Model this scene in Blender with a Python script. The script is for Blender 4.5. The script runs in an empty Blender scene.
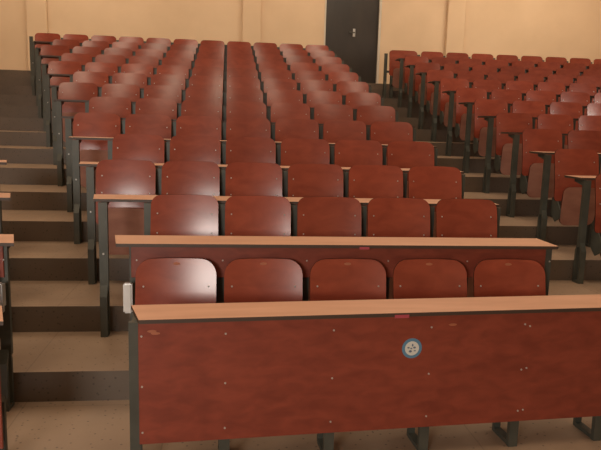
import bpy, bmesh, math, random
from mathutils import Vector, Matrix
random.seed(7)
scene = bpy.context.scene
COL = scene.collection

# ------------------------------------------------------------------ camera
CX, CZ, YAW, PIT, ROL, FPX = 0.5007, 1.5764, 0.1197, -0.1545, 0.0284, 631.62
P, R, Y0 = 0.7012, 0.1764, 3.5131          # row pitch, riser height, first riser
S = 0.4755                                  # seat spacing
F = Vector((math.sin(YAW)*math.cos(PIT), math.cos(YAW)*math.cos(PIT), math.sin(PIT)))
R0 = Vector((math.cos(YAW), -math.sin(YAW), 0)); U0 = R0.cross(F)
RR = R0*math.cos(ROL) + U0*math.sin(ROL); UU = -R0*math.sin(ROL) + U0*math.cos(ROL)
cam_d = bpy.data.cameras.new('camera'); cam = bpy.data.objects.new('camera', cam_d); COL.objects.link(cam)
cam.matrix_world = Matrix(((RR.x, UU.x, -F.x, CX), (RR.y, UU.y, -F.y, 0), (RR.z, UU.z, -F.z, CZ), (0, 0, 0, 1)))
cam_d.sensor_fit = 'HORIZONTAL'; cam_d.sensor_width = 36; cam_d.lens = FPX/601*36; cam_d.clip_start = .02
scene.camera = cam

# ------------------------------------------------------------------ light
w = bpy.data.worlds.new('world'); scene.world = w; w.use_nodes = True
w.node_tree.nodes['Background'].inputs[0].default_value = (1, .82, .62, 1)
w.node_tree.nodes['Background'].inputs[1].default_value = .3
def area(name, loc, target, sx, sy, power, col):
    d = bpy.data.lights.new(name, 'AREA'); d.shape = 'RECTANGLE'; d.size = sx; d.size_y = sy; d.energy = power; d.color = col
    o = bpy.data.objects.new(name, d); COL.objects.link(o); o.location = loc
    o.rotation_euler = (Vector(target)-Vector(loc)).to_track_quat('-Z', 'Y').to_euler()
    return o
WARM = (1, .80, .58)
area('ceiling_lamp', (-1.5, 2.5, 5.2), (-1.5, 2.5, 0), 1.2, 3, 110, WARM)
area('ceiling_lamp', (3.0, 2.5, 5.2), (3.0, 2.5, 0), 1.2, 3, 90, WARM)
area('ceiling_lamp', (-1.5, 7.5, 5.2), (-1.5, 7.5, 0), 1.2, 3, 90, WARM)
area('ceiling_lamp', (3.0, 7.5, 5.2), (3.0, 7.5, 0), 1.2, 3, 90, WARM)
area('wall_fill_light', (-2.5, 11.0, 5.3), (-2.5, 13.3, 3.2), 3.5, .5, 85, WARM)  # unseen row of lights, added to brighten the back wall
area('wall_fill_light', (2.0, 11.0, 5.3), (2.0, 13.3, 3.2), 3.5, .5, 62, WARM)
area('wall_fill_light', (6.5, 11.0, 5.3), (6.5, 13.3, 3.2), 3.5, .5, 100, WARM)
area('front_gloss_light', (-1.8, -2.8, 2.0), (0.5, 5, 1.2), 1.6, 1.2, 240, (1, .93, .85))  # unseen light added for the highlights on the centre seatbacks
area('side_gloss_light', (9.1, 6.0, 2.7), (6.0, 8.5, 1.8), 3.6, 1.3, 240, (1, .9, .78))  # off-frame light added for the pale gloss on the right block seats
scene.view_settings.view_transform = 'Standard'
scene.view_settings.look = 'None'
scene.view_settings.gamma = 1
scene.view_settings.use_curve_mapping = False
scene.view_settings.exposure = -0.40

# ------------------------------------------------------------------ materials
def mat(name, col, rough=.5, metal=0, spec=.5):
    m = bpy.data.materials.new(name); m.use_nodes = True
    b = m.node_tree.nodes['Principled BSDF']
    b.inputs['Base Color'].default_value = (*col, 1); b.inputs['Roughness'].default_value = rough
    b.inputs['Metallic'].default_value = metal; b.inputs['Specular IOR Level'].default_value = spec
    return m, m.node_tree, b
def noise_col(nt, b, c1, c2, scale, vec=(1, 1, 1), detail=4, lo=.35, hi=.65, rand=0.0, dist=0.0):
    tc = nt.nodes.new('ShaderNodeTexCoord'); mp = nt.nodes.new('ShaderNodeMapping'); mp.inputs['Scale'].default_value = vec
    nt.links.new(tc.outputs['Object'], mp.inputs[0])
    src = mp.outputs[0]
    oi = nt.nodes.new('ShaderNodeObjectInfo')
    ad = nt.nodes.new('ShaderNodeVectorMath'); ad.operation = 'ADD'
    sc = nt.nodes.new('ShaderNodeMath'); sc.operation = 'MULTIPLY'; sc.inputs[1].default_value = 37.0
    nt.links.new(oi.outputs['Random'], sc.inputs[0]); nt.links.new(src, ad.inputs[0]); nt.links.new(sc.outputs[0], ad.inputs[1])
    n = nt.nodes.new('ShaderNodeTexNoise'); n.inputs['Scale'].default_value = scale; n.inputs['Detail'].default_value = detail
    n.inputs['Distortion'].default_value = dist
    nt.links.new(ad.outputs[0], n.inputs['Vector'])
    cr = nt.nodes.new('ShaderNodeValToRGB'); cr.color_ramp.elements[0].position = lo; cr.color_ramp.elements[1].position = hi
    cr.color_ramp.elements[0].color = (*c1, 1); cr.color_ramp.elements[1].color = (*c2, 1)
    nt.links.new(n.outputs['Fac'], cr.inputs[0])
    out = cr.outputs[0]
    if rand:
        hs = nt.nodes.new('ShaderNodeHueSaturation'); mr = nt.nodes.new('ShaderNodeMapRange')
        mr.inputs['To Min'].default_value = 1-rand; mr.inputs['To Max'].default_value = 1+rand
        nt.links.new(oi.outputs['Random'], mr.inputs['Value']); nt.links.new(mr.outputs[0], hs.inputs['Value'])
        nt.links.new(out, hs.inputs['Color']); out = hs.outputs[0]
    nt.links.new(out, b.inputs['Base Color'])
    return n, out
M = {}
m, nt, b = mat('red_plywood', (.2, .04, .025), .27); M['ply'] = m
noise_col(nt, b, (.20, .036, .019), (.27, .054, .028), 6, (1, 1, 2.2), 5, .3, .7, .10, .6)
b.inputs['Specular IOR Level'].default_value = .7
m, nt, b = mat('panel_plywood', (.2, .04, .025), .42); M['panel'] = m
noise_col(nt, b, (.175, .033, .018), (.255, .052, .028), 9, (1, 1, 2.4), 7, .3, .72, .0, .5)
m, nt, b = mat('seat_underside_plywood', (.25, .11, .07), .5); M['pan'] = m
noise_col(nt, b, (.25, .10, .065), (.33, .145, .095), 6, (1, 1, 2.4), 4, .3, .7, .05)
m, nt, b = mat('beech_laminate', (.6, .3, .18), .45); M['beech'] = m
noise_col(nt, b, (.52, .285, .185), (.60, .34, .225), 5, (.5, 3, 3), 4, .3, .7)
m, nt, b = mat('dark_grey_steel', (.05, .052, .042), .45, .1); M['steel'] = m
noise_col(nt, b, (.055, .057, .045), (.072, .074, .059), 9, (1, 1, 1), 2)
m, nt, b = mat('dark_edge_band', (.055, .035, .025), .5); M['edge'] = m
m, nt, b = mat('plywood_edge', (.07, .022, .014), .9, 0, .05); M['rim'] = m
m, nt, b = mat('bare_steel', (.55, .55, .54), .3, .7); M['bright'] = m
m, nt, b = mat('screw_steel', (.50, .48, .45), .4, .4); M['screw'] = m
m, nt, b = mat('pink_tape', (.38, .06, .08), .5); M['pink'] = m
m, nt, b = mat('worn_veneer', (.36, .12, .06), .5); M['worn'] = m
m, nt, b = mat('sticker_blue', (.10, .22, .33), .4); M['blue'] = m
m, nt, b = mat('sticker_white', (.62, .62, .56), .4); M['white'] = m
m, nt, b = mat('sticker_print', (.12, .16, .22), .4); M['print'] = m
m, nt, b = mat('white_frame_paint', (.55, .5, .42), .5); M['frame'] = m
m, nt, b = mat('plaster', (.66, .46, .28), .8); M['wall'] = m
noise_col(nt, b, (.64, .475, .31), (.70, .525, .35), 1.2, (1, 1, 1), 4)
m, nt, b = mat('ceiling_paint', (.7, .6, .48), .8); M['ceil'] = m
m, nt, b = mat('door_paint', (.022, .016, .012), .4); M['door'] = m
noise_col(nt, b, (.018, .013, .010), (.03, .022, .016), 3, (1, 1, .4), 3)
def terrazzo(name, c1, c2, speck, joints):
    m, nt, b = mat(name, c1, .42); n, out = noise_col(nt, b, c1, c2, 2.5, (1, 1, 1), 5, .3, .7)
    tc = [x for x in nt.nodes if x.type == 'TEX_COORD'][0]
    v = nt.nodes.new('ShaderNodeTexVoronoi'); v.inputs['Scale'].default_value = 26
    nt.links.new(tc.outputs['Object'], v.inputs['Vector'])
    cr = nt.nodes.new('ShaderNodeValToRGB'); cr.color_ramp.elements[0].position = .10; cr.color_ramp.elements[1].position = .2
    cr.color_ramp.elements[0].color = (1, 1, 1, 1); cr.color_ramp.elements[1].color = (0, 0, 0, 1)
    nt.links.new(v.outputs['Distance'], cr.inputs[0])
    mx = nt.nodes.new('ShaderNodeMix'); mx.data_type = 'RGBA'; mx.inputs['B'].default_value = (*speck, 1)
    sc = nt.nodes.new('ShaderNodeMath'); sc.operation = 'MULTIPLY'; sc.inputs[1].default_value = .75
    nt.links.new(cr.outputs[0], sc.inputs[0]); nt.links.new(sc.outputs[0], mx.inputs['Factor']); nt.links.new(out, mx.inputs['A'])
    fin = mx.outputs['Result']
    if joints:
        sep = nt.nodes.new('ShaderNodeSeparateXYZ'); nt.links.new(tc.outputs['Object'], sep.inputs[0])
        def line(sock, period, off):
            a = nt.nodes.new('ShaderNodeMath'); a.operation = 'ADD'; a.inputs[1].default_value = off; nt.links.new(sock, a.inputs[0])
            q = nt.nodes.new('ShaderNodeMath'); q.operation = 'PINGPONG'; q.inputs[1].default_value = period/2; nt.links.new(a.outputs[0], q.inputs[0])
            l = nt.nodes.new('ShaderNodeMath'); l.operation = 'LESS_THAN'; l.inputs[1].default_value = .0035; nt.links.new(q.outputs[0], l.inputs[0])
            return l.outputs[0]
        mxx = nt.nodes.new('ShaderNodeMath'); mxx.operation = 'MAXIMUM'
        nt.links.new(line(sep.outputs['X'], .8, 9.4), mxx.inputs[0]); nt.links.new(line(sep.outputs['Y'], .8, .55), mxx.inputs[1])
        m2 = nt.nodes.new('ShaderNodeMix'); m2.data_type = 'RGBA'; m2.inputs['B'].default_value = (.06, .04, .03, 1)
        s2 = nt.nodes.new('ShaderNodeMath'); s2.operation = 'MULTIPLY'; s2.inputs[1].default_value = .3
        nt.links.new(mxx.outputs[0], s2.inputs[0]); nt.links.new(s2.outputs[0], m2.inputs['Factor']); nt.links.new(fin, m2.inputs['A'])
        fin = m2.outputs['Result']
    nt.links.new(fin, b.inputs['Base Color'])
    return m
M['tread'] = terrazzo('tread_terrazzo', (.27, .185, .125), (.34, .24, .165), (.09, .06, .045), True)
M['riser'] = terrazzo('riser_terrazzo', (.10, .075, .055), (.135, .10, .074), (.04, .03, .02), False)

# ------------------------------------------------------------------ helpers
def link(name, me, m, parent=None, loc=None):
    o = bpy.data.objects.new(name, me); COL.objects.link(o)
    if m and not me.materials:
        me.materials.append(m)
    if parent: o.parent = parent
    if loc: o.location = loc
    return o
def mesh(bm, name, smooth=False):
    me = bpy.data.meshes.new(name); bmesh.ops.recalc_face_normals(bm, faces=bm.faces[:]); bm.to_mesh(me); bm.free()
    if smooth:
        for p in me.polygons: p.use_smooth = True
    return me
def box(bm, x0, x1, y0, y1, z0, z1):
    vs = [bm.verts.new(c) for c in ((x0, y0, z0), (x1, y0, z0), (x1, y1, z0), (x0, y1, z0), (x0, y0, z1), (x1, y0, z1), (x1, y1, z1), (x0, y1, z1))]
    for f in ((0, 3, 2, 1), (4, 5, 6, 7), (0, 1, 5, 4), (1, 2, 6, 5), (2, 3, 7, 6), (3, 0, 4, 7)): bm.faces.new([vs[i] for i in f])
def prism(bm, pts, axis, a, b):
    """extrude a polygon of (u,v) points between a and b along axis 'X','Y' or 'Z'"""
    def mk(u, v, t): return {'X': (t, u, v), 'Y': (u, t, v), 'Z': (u, v, t)}[axis]
    A = [bm.verts.new(mk(u, v, a)) for u, v in pts]; B = [bm.verts.new(mk(u, v, b)) for u, v in pts]
    bm.faces.new(A); bm.faces.new(B[::-1])
    for i in range(len(pts)):
        j = (i+1) % len(pts); bm.faces.new((A[i], A[j], B[j], B[i]))
def bevel(bm, w_, seg=1):
    bmesh.ops.bevel(bm, geom=bm.edges[:], offset=w_, segments=seg, affect='EDGES', clamp_overlap=True)
def structure(name, me, m):
    o = link(name, me, m); o['kind'] = 'structure'; return o
def thing(name, label, cat, loc=(0, 0, 0), group=None, rz=0):
    o = bpy.data.objects.new(name, None); COL.objects.link(o); o.location = loc; o.rotation_euler = (0, 0, rz)
    o['label'] = label; o['category'] = cat
    if group: o['group'] = group
    return o

# ------------------------------------------------------------------ setting
XL, XR, YF, YW, ZC = -5.5, 9.2, -3.2, 13.3, 5.4
NR = 14
bm = bmesh.new()
prof = [(YF, 0)]
for n in range(NR):
    prof += [(Y0+n*P, n*R), (Y0+n*P, (n+1)*R)]
prof += [(YW, NR*R)]
A = [bm.verts.new((XL, y, z)) for y, z in prof]; B = [bm.verts.new((XR, y, z)) for y, z in prof]
for i in range(len(prof)-1):
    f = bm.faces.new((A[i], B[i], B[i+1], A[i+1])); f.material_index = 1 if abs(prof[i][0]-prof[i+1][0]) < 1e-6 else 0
lo = [bm.verts.new((x, y, -.2)) for x, y in ((XL, YF), (XR, YF), (XR, YW), (XL, YW))]
bm.faces.new(lo); bm.faces.new([lo[0]]+A+[lo[3]]); bm.faces.new([lo[1]]+B+[lo[2]])
bm.faces.new((lo[0], lo[1], B[0], A[0])); bm.faces.new((lo[3], lo[2], B[-1], A[-1]))
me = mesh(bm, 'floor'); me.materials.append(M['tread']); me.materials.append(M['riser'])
fl = structure('floor', me, None)
def wallbox(name, args, m='wall'):
    bm = bmesh.new(); box(bm, *args); return structure(name, mesh(bm, name), M[m])
DX0, DX1, DZ = 2.475, 3.66, NR*R+2.12
bm = bmesh.new()
box(bm, XL, DX0, YW, YW+.2, 0, ZC); box(bm, DX1, XR, YW, YW+.2, 0, ZC); box(bm, DX0, DX1, YW, YW+.2, DZ, ZC); box(bm, DX0, DX1, YW, YW+.2, 0, NR*R)
structure('wall_back', mesh(bm, 'wall_back'), M['wall'])
wallbox('wall_left', (XL-.2, XL, YF, YW, -.2, ZC)); wallbox('wall_right', (XR, XR+.2, YF, YW, -.2, ZC))
wallbox('wall_front', (XL, XR, YF-.2, YF, -.2, ZC)); wallbox('ceiling', (XL, XR, YF, YW, ZC, ZC+.2), 'ceil')
for i, (a, b_) in enumerate(((-3.36, -2.98), (.80, 1.17), (5.05, 5.43))):
    bm = bmesh.new(); box(bm, a, b_, YW-.10, YW, NR*R, ZC); bevel(bm, .008)
    structure('trim_%d' % (i+1), mesh(bm, 'pilaster'), M['wall'])
bm = bmesh.new(); box(bm, DX0+.03, DX1-.045, YW+.05, YW+.10, NR*R, DZ-.03); bevel(bm, .004)
door = structure('door_1', mesh(bm, 'door'), M['door'])
bm = bmesh.new()
box(bm, DX1-.045, DX1, YW-.015, YW+.15, NR*R, DZ); box(bm, DX0, DX0+.03, YW-.015, YW+.15, NR*R, DZ); box(bm, DX0+.03, DX1-.045, YW-.015, YW+.15, DZ-.03, DZ)
fr = link('door_frame', mesh(bm, 'door_frame'), M['frame'], door)
bm = bmesh.new(); box(bm, 3.085, 3.135, YW+.035, YW+.05, NR*R+.98, NR*R+1.14); bevel(bm, .004)
dh = link('door_handle', mesh(bm, 'door_handle'), M['bright'], door)
bm = bmesh.new(); box(bm, 3.10, 3.12, YW-.005, YW+.035, NR*R+1.05, NR*R+1.07); box(bm, 3.0, 3.12, YW-.02, YW-.005, NR*R+1.05, NR*R+1.07); bevel(bm, .003)
link('lever', mesh(bm, 'lever'), M['steel'], dh)

# ------------------------------------------------------------------ seat prototypes
# local frame of a seat: x centred, y = 0 at the riser plane behind it, z = 0 on its own tread
SW = .427
def shell(wd, z0, z1, rt, rb, yfun, th, nu=14, nv=14):
    """curved plywood shell with rounded corners; y = yfun(u in -1..1, v in 0..1)"""
    bm = bmesh.new(); h = z1-z0; hw = wd/2
    fr_, bk = [], []
    def halfw(z):
        t = z1-z; s = z-z0
        if t < rt: return hw-rt+math.sqrt(max(rt*rt-(rt-t)**2, 0))
        if s < rb: return hw-rb+math.sqrt(max(rb*rb-(rb-s)**2, 0))
        return hw
    zs = []
    for j in range(7): zs.append(z0+rb*(1-math.cos(j/6*math.pi/2)))
    for j in range(1, nv): zs.append(z0+rb+(h-rt-rb)*j/nv)
    for j in range(7): zs.append(z1-rt*(1-math.sin(j/6*math.pi/2)))
    for z in zs:
        a, b_ = [], []
        for i in range(nu+1):
            u = -1+2*i/nu; x = u*halfw(z); y = yfun(x/hw, (z-z0)/h)
            arch = .006*(1-(x/hw)**2)*max(0, (z-z0)/h-.8)/.2
            a.append(bm.verts.new((x, y, z+arch))); b_.append(bm.verts.new((x, y+th, z+arch)))
        fr_.append(a); bk.append(b_)
    n = len(zs)
    for j in range(n-1):
        for i in range(nu):
            bm.faces.new((fr_[j][i], fr_[j][i+1], fr_[j+1][i+1], fr_[j+1][i])); bm.faces.new((bk[j][i], bk[j+1][i], bk[j+1][i+1], bk[j][i+1]))
    for j in range(n-1):
        for i in (0, nu):
            bm.faces.new((fr_[j][i], fr_[j+1][i], bk[j+1][i], bk[j][i]))
    for i in range(nu):
        for j in (0, n-1):
            bm.faces.new((fr_[j][i], fr_[j][i+1], bk[j][i+1], bk[j][i]))
    me = mesh(bm, 'shell', True)
    return me
def rim(me, m):
    me.materials.append(m); me.materials.append(M['rim'])
    for p in me.polygons:
        if abs(p.normal.y) < .6: p.use_smooth = False; p.material_index = 1
    me.set_sharp_from_angle(angle=math.radians(40))
HB = .939; BOT = .47
def yback(u, v): return -.118-.075*(1-v)+.020*(1-u*u)-.012*math.sin(math.pi*v)
def ypan(u, v): return -.225-.04*v+.012*(1-u*u)
me_back = shell(SW, BOT, HB, .058, .03, yback, .012); rim(me_back, M['ply'])
me_backf = shell(SW, BOT, HB, .078, .03, yback, .012); rim(me_backf, M['ply'])
me_pan = shell(.335, .25, .60, .05, .075, ypan, .014); rim(me_pan, M['pan'])
bm = bmesh.new(); prism(bm, [(-.25, .32), (-.17, .28), (-.10, .34), (-.10, .48), (-.14, .51), (-.20, .46), (-.25, .40)], 'X', -.006, .006)
me_brk = mesh(bm, 'hinge_bracket'); me_brk.materials.append(M['steel'])
bm = bmesh.new(); bmesh.ops.create_cone(bm, segments=10, radius1=.0052, radius2=.004, depth=.005, cap_ends=True, matrix=Matrix.Rotation(math.pi/2, 4, 'X'))
me_scr = mesh(bm, 'screw'); me_scr.materials.append(M['screw'])
bm = bmesh.new(); bmesh.ops.create_cone(bm, segments=16, radius1=.02, radius2=.02, depth=.003, cap_ends=True, matrix=Matrix.Diagonal((1, 1, .38, 1)) @ Matrix.Rotation(math.pi/2, 4, 'X'))
me_worn = mesh(bm, 'grip_mark'); me_worn.materials.append(M['worn'])

def make_seat(screws=True, low=False):
    t = bpy.data.objects.new('tip_up_seat', None); COL.objects.link(t)
    dz = -.09 if low else 0
    link('backrest', me_backf if low else me_back, None, t, (0, 0, dz))
    link('seat_pan', me_pan, None, t)
    for s in (-1, 1): link('hinge_bracket', me_brk, None, t, (s*.178, 0, 0))
    if screws:
        zz = (.14, .30) if low else (.112, .235)
        for s in (-1, 1):
            for q in zz:
                z = HB-q; u = s*.172/(SW/2)
                link('screw', me_scr, None, t, (s*.172, yback(u, (z-BOT)/(HB-BOT))-.002, z+dz))
    if low:
        z = HB-.022
        link('grip_mark', me_worn, None, t, (0, yback(0, (z-BOT)/(HB-BOT))-.0012, z+dz))
    return t
def copy_seat(src):
    r = src.copy(); COL.objects.link(r)
    for ch in src.children:
        c = ch.copy(); c.parent = r; COL.objects.link(c)
    return r
protos = {}
def place_seat(kind, x, k, label, group):
    if kind not in protos:
        o = protos[kind] = make_seat(kind != 'far', kind == 'front')
    else:
        o = copy_seat(protos[kind])
    o.location = (x, Y0+k*P-(.016 if kind == 'front' else 0), k*R)
    o['label'] = label; o['category'] = 'seat'; o['group'] = group
    return o

# ------------------------------------------------------------------ frames (legs) and desks
def leg_mesh(h, top_arm=True, back=0):
    """upright over a looped foot, all just in front of the riser; z 0 on the tread"""
    bm = bmesh.new()
    box(bm, -.028, .028, -.083+back, -.050+back*.85, .30, h)
    prism(bm, [(-.118, 0), (-.022, 0), (-.022, .27), (-.050, .34), (-.050, .30), (-.044, .26), (-.044, .022), (-.096, .022), (-.096, .26), (-.083, .30), (-.083, .34), (-.118, .27)], 'X', -.023, .023)
    if top_arm:   # arm carrying the desktop
        prism(bm, [(-.045+back, h-.05), (.10, h-.020), (.10, h), (-.045+back, h)], 'X', -.012, .012)
    return mesh(bm, 'leg')
DT = .905                      # top of desk front edge above the tread of the row in front
me_leg = leg_mesh(DT-.021); me_leg.materials.append(M['steel'])
me_leg0 = leg_mesh(DT-.021+.028, True, .031); me_leg0.materials.append(M['steel'])
me_leg_end = leg_mesh(DT-.021, False); me_leg_end.materials.append(M['steel'])
me_leg_top = leg_mesh(.88, False); me_leg_top.materials.append(M['steel'])
bm = bmesh.new(); bmesh.ops.create_cone(bm, segments=10, radius1=.008, radius2=.006, depth=.01, cap_ends=True, matrix=Matrix.Rotation(math.pi/2, 4, 'X'))
me_bolt = mesh(bm, 'bolt'); me_bolt.materials.append(M['screw'])
def top_mesh(x0, x1, z, yf=-.060, depth=.27, drop=.0, th=.018, skew=0.0, skewr=0.0):
    bm = bmesh.new()
    pts = ((x0, yf, z), (x1, yf, z), (x1+skewr, yf+depth, z-drop), (x0+skew, yf+depth, z-drop))
    lo_ = [bm.verts.new((a, b_, c-th)) for a, b_, c in pts]; hi = [bm.verts.new(p) for p in pts]
    bm.faces.new(lo_[::-1]); bm.faces.new(hi)
    for i in range(4): bm.faces.new((lo_[i], lo_[(i+1) % 4], hi[(i+1) % 4], hi[i]))
    me = mesh(bm, 'desktop'); me.materials.append(M['beech']); me.materials.append(M['edge'])
    for p in me.polygons: p.material_index = 0 if p.normal.z > .7 else 1
    return me
def make_desk(label, group, k, x0, x1, posts, panel=None, end_bolt=None, plate=None, skew=0, skewr=0, low=0):
    xm = posts[0]; z = k*R
    t = thing('lecture_desk', label, 'desk', (xm, Y0+k*P, z), group)
    link('desktop', top_mesh(x0-xm, x1-xm, DT-low+(.028 if panel else 0), -.115 if panel else -.06, .265 if panel else .27, 0, .018, skew, skewr), None, t)
    for q in posts:
        link('leg', me_leg2 if low else (me_leg0 if panel else (me_leg_end if skewr else me_leg)), None, t, (q-xm, 0, 0))
    if panel:
        bm = bmesh.new(); box(bm, panel[0]-xm, panel[1]-xm, -.062, -.050, .735, DT+.008); bevel(bm, .002)
        pn = link('modesty_panel', mesh(bm, 'modesty_panel'), M['panel'], t)
        for q in posts:
            link('screw', me_scr, None, pn, (q-xm+.012, -.0635, .832))
    if end_bolt is not None:
        for zz in (.55,):
            link('bolt', me_bolt, None, t, (end_bolt-xm, -.087, zz))
    if plate is not None:
        bm = bmesh.new(); box(bm, plate-.024-xm, plate+.024-xm, -.175, -.135, .565, .73); bevel(bm, .008, 2)
        box(bm, plate-.012-xm, plate+.012-xm, -.135, -.083, .59, .71)
        pl = link('end_bracket', mesh(bm, 'end_bracket'), M['bright'], t); pl['label'] = 'bright bare metal end bracket'
    return t

ORD = 'first second third fourth fifth sixth seventh eighth ninth tenth eleventh twelfth thirteenth'.split()
def row_word(k): return 'front' if k == 0 else ('back' if k == 12 else ORD[k])
# centre block -----------------------------------------------------
for k in range(13):
    q_ = 1-.045/(Y0+k*P); SK = S*q_
    xs = .5+(-S*(k//2)-.5)*q_                     # left edge of first seat
    n = 5 + k//2
    joints = [xs+SK*i for i in range(n+1)]
    posts = list(joints)
    pl = .5+(-.55-.24*k)*q_                               # leftmost post
    if k % 2: posts = [pl]+posts
    posts[0] = pl if k % 2 else (.010 if k == 0 else min(posts[0], pl+.02))
    if k == 0: posts[-1] += .035
    if k < 12:
        make_desk('long beech-topped desk behind the seats of the %s row, centre block' % row_word(k), 'centre block desks',
                  k, -.10-.243*k+.0009*k*k+(.022 if k == 0 else 0), joints[-1]+(.065 if k == 0 else .025), posts, (-.008, joints[-1]+.020) if k == 0 else None, posts[0] if k else None, -.012 if k == 0 else None, -.05)
    else:
        t = thing('seat_frame', 'dark grey steel frame of the back row, centre block', 'seat frame', (posts[0], Y0+k*P, k*R))
        for q in posts: link('leg', me_leg_top, None, t, (q-posts[0], 0, 0))
        bm = bmesh.new(); box(bm, 0, posts[-1]-posts[0], -.080, -.055, .52, .56); link('crossbar', mesh(bm, 'crossbar'), M['steel'], t)
    for i in range(n):
        pos = 'leftmost' if i == 0 else ('rightmost' if i == n-1 else ORD[i]+' from the left')
        place_seat('front' if k == 0 else ('near' if k < 9 else 'far'), xs+SK*(i+.5), k,
                   'red-brown plywood tip-up seat, %s in the %s row of the centre block' % (pos, row_word(k)), 'centre block seats')
# right block ------------------------------------------------------
S2, LOW = .491, .030
me_leg2 = leg_mesh(DT-.021-LOW); me_leg2.materials.append(M['steel'])
me_leg2_top = leg_mesh(.88-LOW, False); me_leg2_top.materials.append(M['steel'])
def px(x, y, z):
    d = Vector((x-CX, y, z-CZ)); return 300.5+FPX*d.dot(RR)/d.dot(F)
for k in range(2, 13):
    x0 = 3.404+.014*k; n = 0
    while px(x0+S2*n+.05, Y0+k*P, k*R+.9) < 600: n += 1
    posts = [x0+S2*i for i in range(n+1)]
    if k < 12:
        make_desk('beech-topped desk behind the seats of the %s row, right block' % row_word(k), 'right block desks',
                  k, x0-.045, x0+S2*n+.04, posts, low=LOW)
    else:
        t = thing('seat_frame', 'dark grey steel frame of the back row, right block', 'seat frame', (posts[0], Y0+k*P, k*R))
        for q in [posts[0]-.13]+posts: link('leg', me_leg2_top, None, t, (q-posts[0], 0, 0))
        bm = bmesh.new(); box(bm, -.13, posts[-1]-posts[0], -.080, -.055, .50, .54); link('crossbar', mesh(bm, 'crossbar'), M['steel'], t)
    for i in range(n):
        pos = 'beside the aisle' if i == 0 else ORD[i]+' from the aisle'
        o = place_seat('near' if k < 9 else 'far', x0+S2*(i+.5), k,
                   'red-brown plywood tip-up seat, %s in the %s row of the right block' % (pos, row_word(k)), 'right block seats')
        o.location.z -= LOW
        if k == 12 and i == 0:      # the aisle seat of the top row is a wide one
            o.location.x -= .062; o.scale.x = 1.25
# left block (only its aisle ends reach into the picture) -----------
for k in range(0, 3):
    xe = (-.597, -.852, -1.095)[k]
    posts = [xe-.085-S, xe-.085]
    make_desk('end of the beech-topped desk behind the %s row, left block beyond the aisle' % row_word(k), 'left block desks',
              k, xe-.085-S-.04, xe, posts, (xe-.085-S, xe-.075) if k == 0 else None, None, xe-.075 if k == 0 else None, -.085, -.085)
    place_seat('near' if k else 'front', xe-.085-S/2, k, 'red-brown plywood tip-up seat at the aisle end of the %s row, left block' % row_word(k), 'left block seats')

# ------------------------------------------------------------------ front desks with full modesty panels
def front_leg():
    bm = bmesh.new()
    box(bm, -.024, .024, .004, .030, 0, .709)
    box(bm, -.018, .018, .170, .192, 0, .30)
    box(bm, -.020, .020, .030, .170, 0, .022)
    prism(bm, [(.030, .34), (.030, .40), (.192, .30), (.170, .28)], 'X', -.018, .018)
    prism(bm, [(.030, .66), (.030, .709), (.20, .709), (.20, .690)], 'X', -.012, .012)
    return mesh(bm, 'leg')
me_fleg = front_leg(); me_fleg.materials.append(M['steel'])
def front_desk(label, loc, rz, x0, x1, posts, scr, skew, skewr):
    t = thing('lecture_desk', label, 'desk', loc, 'front row desks', rz)
    link('desktop', top_mesh(x0+.004, x1+.03, .728, -.022, .238, 0, .018, skew, skewr), None, t)
    bm = bmesh.new(); box(bm, x0, x1, -.009, .003, .143, .7095); bevel(bm, .002)
    pn = link('modesty_panel', mesh(bm, 'modesty_panel'), M['panel'], t)
    for q in posts: link('leg', me_fleg, None, t, (q, 0, 0))
    for q in scr:
        for z in (.65, .417, .200): link('screw', me_scr, None, pn, (q, -.0105, z))
    return t, pn
RZ = math.atan(.066)
t, pn = front_desk('front row desk with tall red-brown panel and round blue sticker', (.10, 2.722, 0), RZ, .026, 2.86,
           [.008, .407, .905, 1.385, 1.865, 2.345, 2.82], [.040, .407, .905, 1.383, 1.868, 2.345, 2.82], -.05, 0)
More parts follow.
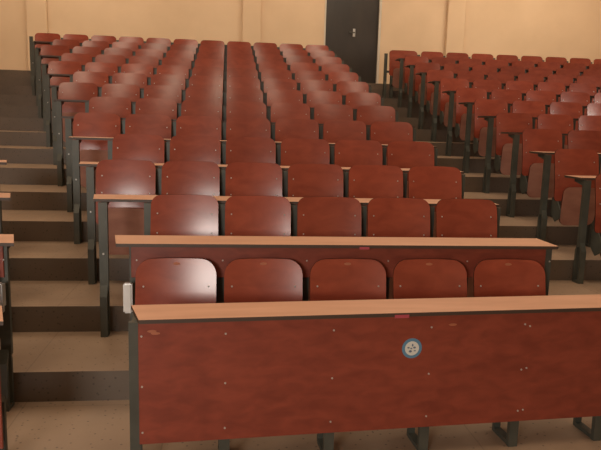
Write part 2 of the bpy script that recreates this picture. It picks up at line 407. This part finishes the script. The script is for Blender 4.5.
# double heads at one joint, worn marks, tape and sticker
for z in (.64, .424, .204): link('screw', me_scr, None, pn, (1.895, -.0105, z))
for x, z in ((.085, .672), (.10, .662), (1.49, .66)):
    o = link('worn_mark', me_worn, None, pn, (x, -.0102, z)); o.scale = (1, 1, .8)
bm = bmesh.new(); box(bm, 1.192, 1.262, -.0245, -.0222, .704, .7195); link('tape', mesh(bm, 'tape'), M['pink'], t)['label'] = 'pink tape under the desk edge'
def disc(r, y, m, parent, name, x=1.290, z=.549, dx=0, dz=0, sx=1, sz=1, th=.0015):
    bm = bmesh.new(); bmesh.ops.create_cone(bm, segments=40, radius1=r, radius2=r, depth=th, cap_ends=True, matrix=Matrix.Diagonal((sx, 1, sz, 1)) @ Matrix.Rotation(math.pi/2, 4, 'X'))
    return link(name, mesh(bm, name), M[m], parent, (x+dx, y, z+dz))
stk = disc(.0495, -.0100, 'blue', t, 'sticker'); stk['label'] = 'round sticker with a blue ring and pale printed centre'
bm = bmesh.new(); bmesh.ops.create_cone(bm, segments=32, radius1=.035, radius2=.035, depth=.0015, cap_ends=True, matrix=Matrix.Rotation(math.pi/2, 4, 'X'))
link('sticker_centre', mesh(bm, 'sticker_centre'), M['white'], stk, (0, -.0010, 0))
bm = bmesh.new()
for (dx, dz, a, b_) in ((-.008, -.014, .008, .006), (.012, .004, .007, .005), (-.018, .004, .006, .004), (.002, .016, .004, .007), (.014, -.012, .006, .003), (-.004, .0, .005, .004)):
    bmesh.ops.create_cone(bm, segments=10, radius1=1, radius2=1, depth=.0012, cap_ends=True,
        matrix=Matrix.Translation((dx, -.0020, dz)) @ Matrix.Diagonal((a, 1, b_, 1)) @ Matrix.Rotation(math.pi/2, 4, 'X'))
link('sticker_print', mesh(bm, 'sticker_print'), M['print'], stk)
# left block front desk, its right end only
t2, pn2 = front_desk('left block front desk, only its aisle end in view', (-.45, 2.722, 0), 0, -.78, -.008, [-.75, -.075], [-.75, -.035], -.085, -.085)
# pink tape under desk 2
d2 = [o for o in COL.objects if o.get('label', '').startswith('long beech-topped desk behind the seats of the front row')][0]
bm = bmesh.new(); box(bm, 1.235, 1.29, -.1175, -.1152, DT+.004, DT+.0175); link('tape', mesh(bm, 'tape'), M['pink'], d2)['label'] = 'pink tape under the desk edge'
